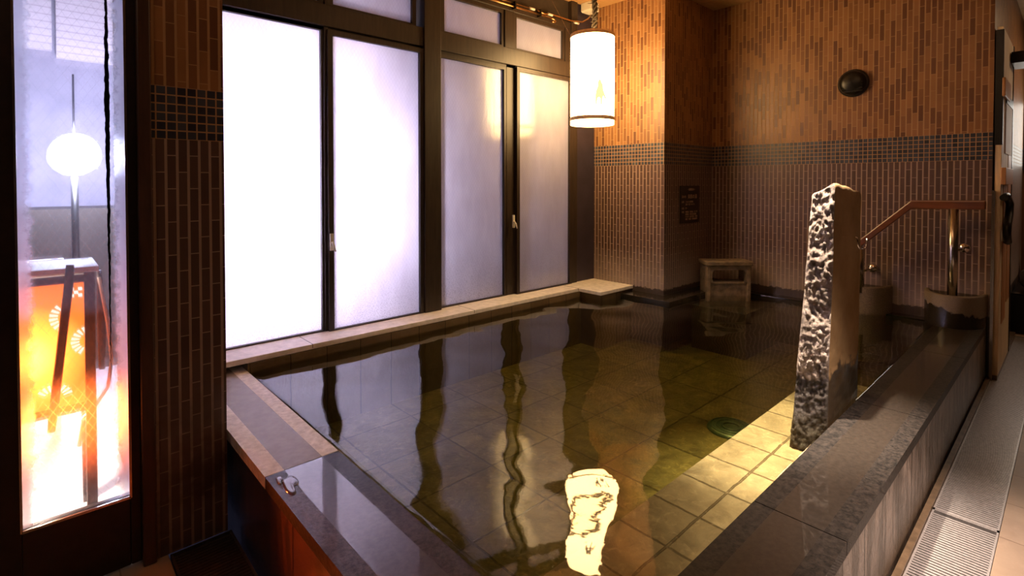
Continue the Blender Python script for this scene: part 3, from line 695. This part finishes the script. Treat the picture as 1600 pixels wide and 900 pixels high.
# handrail
hr = thing('handrail', (4.45, .75, .56), 'dark wooden handrail with steel posts before the back wall', 'handrail')
pts = [(4.45, .395, 1.160), (4.45, .775, 1.152), (4.45, 1.20, .735)]
r = MB(); n0 = 0; hw, hh_ = .020, .028
secs = []
for i, p in enumerate(pts):
    y_, z_ = p[1], p[2]
    dz = .030 if i != 1 else .030
    for sx_, szz in ((-hw, -dz), (hw, -dz), (hw, dz), (-hw, dz)): r.v.append((4.45+sx_, y_, z_+szz))
for i in range(2):
    for k in range(4): r.f.append((i*4+k, i*4+(k+1) % 4, (i+1)*4+(k+1) % 4, (i+1)*4+k)); r.mi.append(0); r.sm.append(False)
r.f += [(3, 2, 1, 0), (8, 9, 10, 11)]; r.mi += [0, 0]; r.sm += [False, False]
r.build('wooden_rail', M['rail_wood'], hr, bevel=.008)
for yy, zt_, fl in ((.553, 1.130, .86), (1.075, .835, .66)):
    po = MB().tube([(4.45, yy, .50), (4.45, yy, zt_)], .026, 20).build('post', M['steel'], hr)
    MB().tube([(4.45, yy-.02, fl), (4.54, yy-.035, fl), (XB-.01, yy-.035, fl)], .009, 10).build('bracket', M['steel'], po)
    MB().lathe([(.034, 0), (.034, .012), (.026, .022), (.012, .028), (.001, .029)], yy-.035, fl, 28, axis='x', base=XB).build('wall_flange', M['chrome'], po)

def planter(cy, label, rx=.255, ry=.165, z1=.562, dark_low=False):
    t = thing('stone_planter', (XB-.1, cy, .35), label, 'stone pot', None)
    m = MB(); A0, A1 = math.pi/2, 3*math.pi/2
    m.lathe([(1.0, .0), (1.0, z1-.008), (.985, z1), (.86, z1), (.85, z1-.012)], XB-.0, cy, 32, A0, A1, rx, ry)
    m.build('pot_wall', M['basin_stone'] if not dark_low else M['basin_dark_foot'], t)
    g = MB(); n = 24; g.v = [(XB, cy, z1-.012)]+[(XB+.86*rx*math.cos(A0+(A1-A0)*k/n), cy+.86*ry*math.sin(A0+(A1-A0)*k/n), z1-.012) for k in range(n+1)]
    for k in range(n): g.f.append((0, k+1, k+2)); g.mi.append(0); g.sm.append(False)
    g.build('wet_gravel', M['soil'], t)
m, nt, out = mat('dark_foot_granite')  # granite, darker and smoother below a ragged edge
P, x, y, z = pos(nt); n = noise_(nt, P, 120, 4, .6)
c = mixc(nt, n, (.13, .10, .075), (.27, .22, .165))
zz = math_(nt, 'ADD', z, math_(nt, 'MULTIPLY', math_(nt, 'SUBTRACT', noise_(nt, P, 7, 3, .6), .5), .22))
zz = math_(nt, 'ADD', zz, math_(nt, 'MULTIPLY', math_(nt, 'SUBTRACT', .57, y), .22))
st_ = ramp(nt, zz, [(.452, 1.0), (.462, 0.0)])
c = mixc(nt, math_(nt, 'MULTIPLY', st_, .92), c, (.01, .008, .007))
principled(nt, out, c, math_(nt, 'SUBTRACT', .6, math_(nt, 'MULTIPLY', st_, .35)), 0, bump(nt, n, .3, .004)); M['basin_dark_foot'] = m
planter(.56, 'half-round stone pot nearest the door, ragged dark lower part, holding taller post', dark_low=True)
planter(1.085, 'half-round stone pot partly hidden behind the standing stone', .22, .17, .545)

# stone stool in the corner (faces the camera)
stl = thing('stone_stool', (4.35, 2.0, .0), 'low weathered stone stool standing in the water at the back corner', 'stool')
ca, sa = math.cos(AZ), math.sin(AZ)
def sp(lat, dep, z): return (dep*ca+lat*sa, dep*sa-lat*ca, z)
def obox(mb, l0, l1, d0, d1, z0, z1):
    n = len(mb.v)
    for z in (z0, z1):
        for d in (d0, d1):
            for l_ in (l0, l1): mb.v.append(sp(l_, d, z))
    for f in ((0, 2, 3, 1), (4, 5, 7, 6), (0, 1, 5, 4), (2, 6, 7, 3), (0, 4, 6, 2), (1, 3, 7, 5)): mb.f.append(tuple(n+i for i in f)); mb.mi.append(0); mb.sm.append(False)
    return mb
l0, l1, d0, d1 = 1.645, 2.015, 4.38, 4.555
obox(MB(), l0-.012, l1+.012, d0-.015, d1+.005, .603, .640).build('seat', M['stool_stone'], stl, bevel=.007)
obox(MB(), l0, l0+.032, d0, d1, .30, .603).build('leg_panel', M['stool_stone'], stl, bevel=.006)
obox(MB(), l1-.032, l1, d0, d1, .30, .603).build('leg_panel', M['stool_stone'], stl, bevel=.006)
ap = obox(MB(), l0+.032, l1-.032, d0+.004, d0+.03, .565, .603)
ap.build('apron', M['stool_stone'], stl, bevel=.004)
obox(MB(), l0+.032, l1-.032, d0+.012, d1-.01, .445, .462).build('shelf', M['stool_stone'], stl, bevel=.004)
obox(MB(), l0+.032, l1-.032, d0+.025, d0+.045, .30, .445).build('lower_panel', M['stool_stone'], stl)
for s_ in (1, -1):
    cx_ = l0+.032 if s_ > 0 else l1-.032
    cv = MB(); prof = [(0, .565), (.028, .565), (.014, .545), (.010, .50), (.016, .475), (.024, .462), (0, .462)]
    n0 = 0
    for dd in (d0+.002, d0+.03):
        for (a, z) in prof: cv.v.append(sp(cx_+s_*a, dd, z))
    k = len(prof); cv.f.append(tuple(range(k))); cv.f.append(tuple(range(2*k-1, k-1, -1)))
    for i in range(k): cv.f.append((i, (i+1) % k, k+(i+1) % k, k+i))
    cv.mi = [0]*len(cv.f); cv.sm = [False]*len(cv.f); cv.build('corner_bracket', M['stool_stone'], stl)

# ---------------- door leaf and corridor at right ----------------
d = MB(); YL = .375
d.box(4.66, 5.42, YL-.032, YL, .03, 2.32)
o = d.build('door_2', [M['pale_wood']], bevel=.003); struct(o, 'open timber door leaf seen edge-on beside the back wall', 'door')
OW = simple('orange_wood_panel', (.50, .24, .10), .45, 0, 30, .3, .1, vec_scale=(1, 1, .1))
MB().box(4.80, 5.05, YL-.035, YL-.030, .35, 1.30).build('inset_panel', OW, o)
MB().box(5.12, 5.36, YL-.035, YL-.030, .45, 1.85).build('inset_panel', OW, o)
MB().box(4.85, 5.30, YL-.038, YL-.030, 1.50, 1.86).build('notice', M['panel_white'], o)
MB().box(4.84, 5.31, YL-.042, YL-.036, 1.84, 1.90).build('notice_frame', M['black_plastic'], o)
MB().box(5.41, 5.45, YL-.036, YL+.004, .03, 2.32).build('edge_strip', M['black_metal'], o)
MB().box(4.655, 4.675, YL-.036, YL+.004, 1.55, 2.30).build('seal', M['black_plastic'], o)
MB().tube([(4.62, YL-.05, 1.205), (4.80, YL-.05, 1.215), (4.90, YL-.06, 1.16), (4.86, YL-.06, 1.08), (4.76, YL-.06, 1.03), (4.72, YL-.06, .97), (4.78, YL-.06, .91), (4.90, YL-.055, .90)], .022, 12).build('handle', M['black_plastic'], o)
MB().box(5.18, 5.50, YL-.105, YL-.036, 2.16, 2.24).build('door_closer', M['black_metal'], o, bevel=.004)
MB().tube([(5.40, YL-.08, 2.25), (5.75, YL-.38, 2.26), (5.55, YL-.72, 2.26)], .009, 8).build('closer_arm', M['black_metal'], o)
MB().box(4.60, 5.12, YL-.060, YL-.034, 1.29, 1.40).build('bracket', OW, o, bevel=.004)
MB().box(4.60, 4.98, YL-.050, YL-.034, 1.86, 1.98).build('bracket', OW, o, bevel=.004)
struct(MB().box(4.628, 4.652, .368, .384, 0, 1.25).build('trim_10', M['steel']), 'metal door channel at the end of the back wall', 'trim')
struct(MB().box(4.655, 6.15, .345, .383, 0, .03).build('trim_11', simple('sill_metal', (.16, .11, .07), .35, .5, 40, .3, .1)), 'low metal sill under the door leaf', 'trim')
# far window
o = MB().box(7.37, 7.40, .36, .40, 1.43, 2.14).box(7.37, 7.40, -.45, -.40, 1.43, 2.14).box(7.37, 7.40, -.40, .36, 2.10, 2.14).box(7.37, 7.40, -.40, .36, 1.43, 1.47).build('window_9', M['frame_dark']); struct(o, 'bright small window at the far end of the corridor', 'window')
MB().box(7.42, 7.43, -.40, .375, 1.45, 2.12).build('glass_pane', emis('lit_window', (1, .93, .82), 3.5), o)
# far tub with rocks
ft = thing('garden_basin', (6.3, .0, 0), 'black stone basin edge at the corridor end, holding the rocks', 'basin')
MB().box(6.25, 7.35, -.9, .385, 0, .335).build('basin_body', simple('black_basin', (.010, .008, .006), .3, 0, 20, .3, .2), ft)
MB().box(6.22, 6.30, -.9, .385, .335, .35).build('rim', M['black_ledge'], ft)
def rock(cx_, cy_, cz_, sx_, sy_, sz_, seed, label):
    bm = bmesh.new(); bmesh.ops.create_icosphere(bm, subdivisions=4, radius=1)
    for v_ in bm.verts:
        n = v_.co.copy(); d_ = 1+.28*noise.fractal(n*1.2+Vector((seed, 0, 0)), 1, 2, 3)+.03*noise.fractal(n*7+Vector((seed, 0, 0)), 1, 2, 3)
        v_.co = Vector((n.x*sx_*d_, n.y*sy_*d_, max(n.z*sz_*d_, -sz_*.55)))
    me = bpy.data.meshes.new('rock'); bm.to_mesh(me); bm.free(); me.materials.append(M['rock'])
    for p in me.polygons: p.use_smooth = True
    o = bpy.data.objects.new('rock', me); C.objects.link(o); o.location = (cx_, cy_, cz_); tag(o, label, 'rock', 'rocks on the far basin'); return o
rock(6.55, .17, .45, .22, .17, .20, 3, 'grey-green rock at the front left of the far basin')
rock(7.08, .20, .50, .16, .13, .26, 8, 'taller dark rock behind the front rock by the corridor wall')
rock(6.72, -.30, .46, .22, .18, .22, 15, 'grey rock on the far basin at the right picture edge')

# ---------------- drain gratings ----------------
def grating(x0, x1, y0, y1, across, label, dark=False):
    t = thing('drain_grate', ((x0+x1)/2, (y0+y1)/2, 0), label, 'drain grate', 'gratings around the bath')
    mm = M['grate_dark'] if dark else M['grate']
    MB().box(x0, x1, y0, y1, -.10, -.05).build('channel', M['channel'], t)
    b_ = MB(); p = .0165
    if across == 'y':
        n = int((x1-x0-.02)/p)
        for i in range(n): xx = x0+.01+i*p; b_.box(xx, xx+.0105, y0+.006, y1-.006, -.016, -.001)
    else:
        n = int((y1-y0-.02)/p)
        for i in range(n): yy = y0+.01+i*p; b_.box(x0+.006, x1-.006, yy, yy+.0105, -.016, -.001)
    b_.build('bars', mm, t)
    r_ = MB(); r_.box(x0, x1, y0, y0+.006, -.05, 0).box(x0, x1, y1-.006, y1, -.05, 0).box(x0, x0+.008, y0, y1, -.05, 0).box(x1-.008, x1, y0, y1, -.05, 0)
    r_.build('rim_frame', mm, t)
grating(.62, 2.635, .182, .376, 'y', 'brightly lit steel grating along the right of the bath, nearer length')
grating(2.637, 6.14, .182, .376, 'y', 'wet steel grating running away towards the door, farther length')
grating(.34, .535, .245, 2.135, 'x', 'dark steel grating beside the bath at the foot of the brick pier', True)

# ---------------- outside the glass ----------------
struct(MB().box(-2.6, 5.2, 3.24, 5.6, -.35, -.03).box(-2.6, .30, 2.24, 3.24, -.35, -.03).build('ground', M['snow']), 'pale snowy garden ground outside the glass', 'ground')
bpy.data.objects['ground'].name = 'floor_outside'
struct(MB().box(-2.6, 5.2, 5.5, 5.6, -.1, 2.75).build('wall_outside', M['ext_wall']), 'plain grey garden wall seen through the door glass', 'wall')
sd = thing('shingle_screen', (0, 5.4, 2.2), 'pale shingled cladding high on the garden wall, seen through the door', 'cladding')
MB().box(-1.2, .13, 5.40, 5.47, 2.33, 4.2).build('cladding_panel', M['siding'], sd)
MB().box(.155, 1.2, 5.40, 5.47, 2.28, 2.95).build('cladding_panel', M['siding'], sd)
gl = thing('garden_lamp', (.205, 4.4, -.03), 'glaring white garden lamp on a pole seen through the door glass', 'lamp')
bm = bmesh.new(); bmesh.ops.create_uvsphere(bm, u_segments=32, v_segments=20, radius=.12); me = bpy.data.meshes.new('lamp_globe'); bm.to_mesh(me); bm.free()
for p in me.polygons: p.use_smooth = True
me.materials.append(emis('lamp_globe_light', (.66, .72, 1.0), 280))
o = bpy.data.objects.new('lamp_globe', me); C.objects.link(o); o.location = (0, 0, 1.51); o.parent = gl
MB().tube([(.205, 4.4, -.03), (.205, 4.4, 1.34)], .02, 12).build('pole', M['black_metal'], gl)
MB().tube([(.205, 4.4, 1.62), (.205, 4.4, 2.0)], .006, 8).build('aerial', M['black_metal'], gl)
bn = thing('garden_bench', (0, 3.7, -.03), 'low white slatted bench behind the orange lantern', 'bench')
MB().box(-.35, .12, 3.62, 3.68, .87, .90).build('slat', M['panel_white'], bn)
MB().box(-.35, .12, 3.62, 3.68, .80, .83).build('slat', M['panel_white'], bn)
for x_ in (-.3, .07): MB().box(x_, x_+.03, 3.63, 3.67, -.03, .90).build('leg', M['panel_white'], bn)
dk = thing('dark_gap_box', (0, 5.0, -.03), 'dark block standing in for the dark gap below the garden wall', 'dark gap')  # added dark box that fills in the dark gap below the wall
MB().box(-1.0, 1.0, 4.75, 5.3, -.03, 1.12).build('box_body', M['plaster'], dk)

# orange framed lantern (andon)
an = thing('floor_lantern', (.03, 2.75, -.03), 'orange lit paper floor lantern in a dark wooden frame outside the door', 'lantern')
AX0, AX1, AY0, AY1, AZ0, AZ1 = -.19, .165, 2.56, 2.80, .455, .955
for (px_, py_) in ((AX1-.012, AY0), (AX1-.012, AY1), (AX0, AY0), (AX0, AY1)):
    zf = -.03
    MB().box(px_-.012, px_+.020, py_-.016, py_+.016, zf, AZ1+.03).build('leg', M['andon_wood'], an, bevel=.002)
for yy_ in (AY0, AY1):
    for za, zb_ in ((AZ1-.03, AZ1), (AZ0-.02, AZ0+.01)): MB().box(AX0, AX1, yy_-.012, yy_+.012, za, zb_).build('cross_rail', M['andon_wood'], an, bevel=.002)
MB().box(AX0-.02, AX1+.02, AY0-.03, AY1+.03, AZ1+.01, AZ1+.03).build('top_board', M['panel_white'], an, bevel=.002)
m, nt, out = mat('orange_paper')
P, x, y, z = pos(nt)
hot = nt.nodes.new('ShaderNodeVectorMath'); hot.operation = 'DISTANCE'; L(nt, P, hot.inputs[0]); hot.inputs[1].default_value = (-.04, 2.56, .66)
e = nt.nodes.new('ShaderNodeEmission'); e.inputs[0].default_value = (1, .16, .02, 1)
# paper over a bulb: brighter where it is nearest the bulb
L(nt, ramp(nt, hot.outputs['Value'], [(.03, 1.0), (.13, .35), (.30, .10)]), e.inputs[1])
st2 = math_(nt, 'MULTIPLY', ramp(nt, hot.outputs['Value'], [(.02, 1.0), (.10, .30), (.20, .08), (.32, .05)]), 32.0); L(nt, st2, e.inputs[1])
L(nt, e.outputs[0], out.inputs[0]); M['orange'] = m
pn = MB().box(AX0+.012, AX1-.02, AY0-.002, AY0+.002, AZ0+.01, AZ1-.03).build('paper_panel', M['orange'], an)
MB().box(AX0+.012, AX1-.02, AY1-.002, AY1+.002, AZ0+.01, AZ1-.03).build('paper_panel', M['orange'], an)
MB().box(AX1-.006, AX1-.002, AY0+.012, AY1-.012, AZ0+.01, AZ1-.03).build('paper_panel', M['orange'], an)
Y_ = AY0-.004; MOT = emis('motif_light', (1, .62, .50), 2.6)
def fan(cx_, cz_, r0, r1, a0, a1, n):
    mo = MB()
    for k in range(n):
        a = a0+(a1-a0)*(k+.15)/n; b_ = a0+(a1-a0)*(k+.7)/n
        mo.quad([(cx_+r0*math.cos(a), Y_, cz_+r0*math.sin(a)), (cx_+r1*math.cos(a), Y_, cz_+r1*math.sin(a)), (cx_+r1*math.cos(b_), Y_, cz_+r1*math.sin(b_)), (cx_+r0*math.cos(b_), Y_, cz_+r0*math.sin(b_))])
    mo.build('wave_motif', MOT, pn)
fan(.10, .80, .035, .06, 2.2, 4.6, 8); fan(.155, .70, .03, .055, 1.8, 4.3, 8); fan(.05, .50, .03, .055, .2, 2.6, 8)
mo = MB()
for i in range(3):
    for j in range(3):
        if (i+j) % 2 == 0: mo.quad([(.10+i*.012, Y_, .87+j*.012), (.112+i*.012, Y_, .87+j*.012), (.112+i*.012, Y_, .882+j*.012), (.10+i*.012, Y_, .882+j*.012)])
mo.build('check_motif', MOT, pn)
MB().tube([(.10, 2.50, 1.0), (.095, 2.49, .93), (.045, 2.45, .47), (.04, 2.45, .42)], [.012, .014, .013, .011], 10).build('leaning_stick', M['andon_wood'], an)
MB().tube([(.19, 2.6, .93), (.215, 2.6, .75), (.225, 2.58, .60), (.21, 2.57, .50), (.17, 2.56, .44), (.13, 2.56, .40), (.12, 2.56, .30)], .006, 8).build('cable', M['white_plastic'], an)
MB().tube([(.195, 2.66, .95), (.20, 2.66, .7), (.20, 2.66, .55)], [.008, .014, .010], 8).build('cable_sheath', M['andon_wood'], an)
light('andon_bulb', 'POINT', (.0, 2.66, .50), 65, (1, .84, .66), .03)
light('andon_fill', 'SPOT', (-.01, 2.44, .62), 250.0, (1, .15, .02), .06, (.50, 1.1, .18), spot_size=math.radians(54), spot_blend=.9)  # added spot that throws the floor lantern's orange light onto the bath side
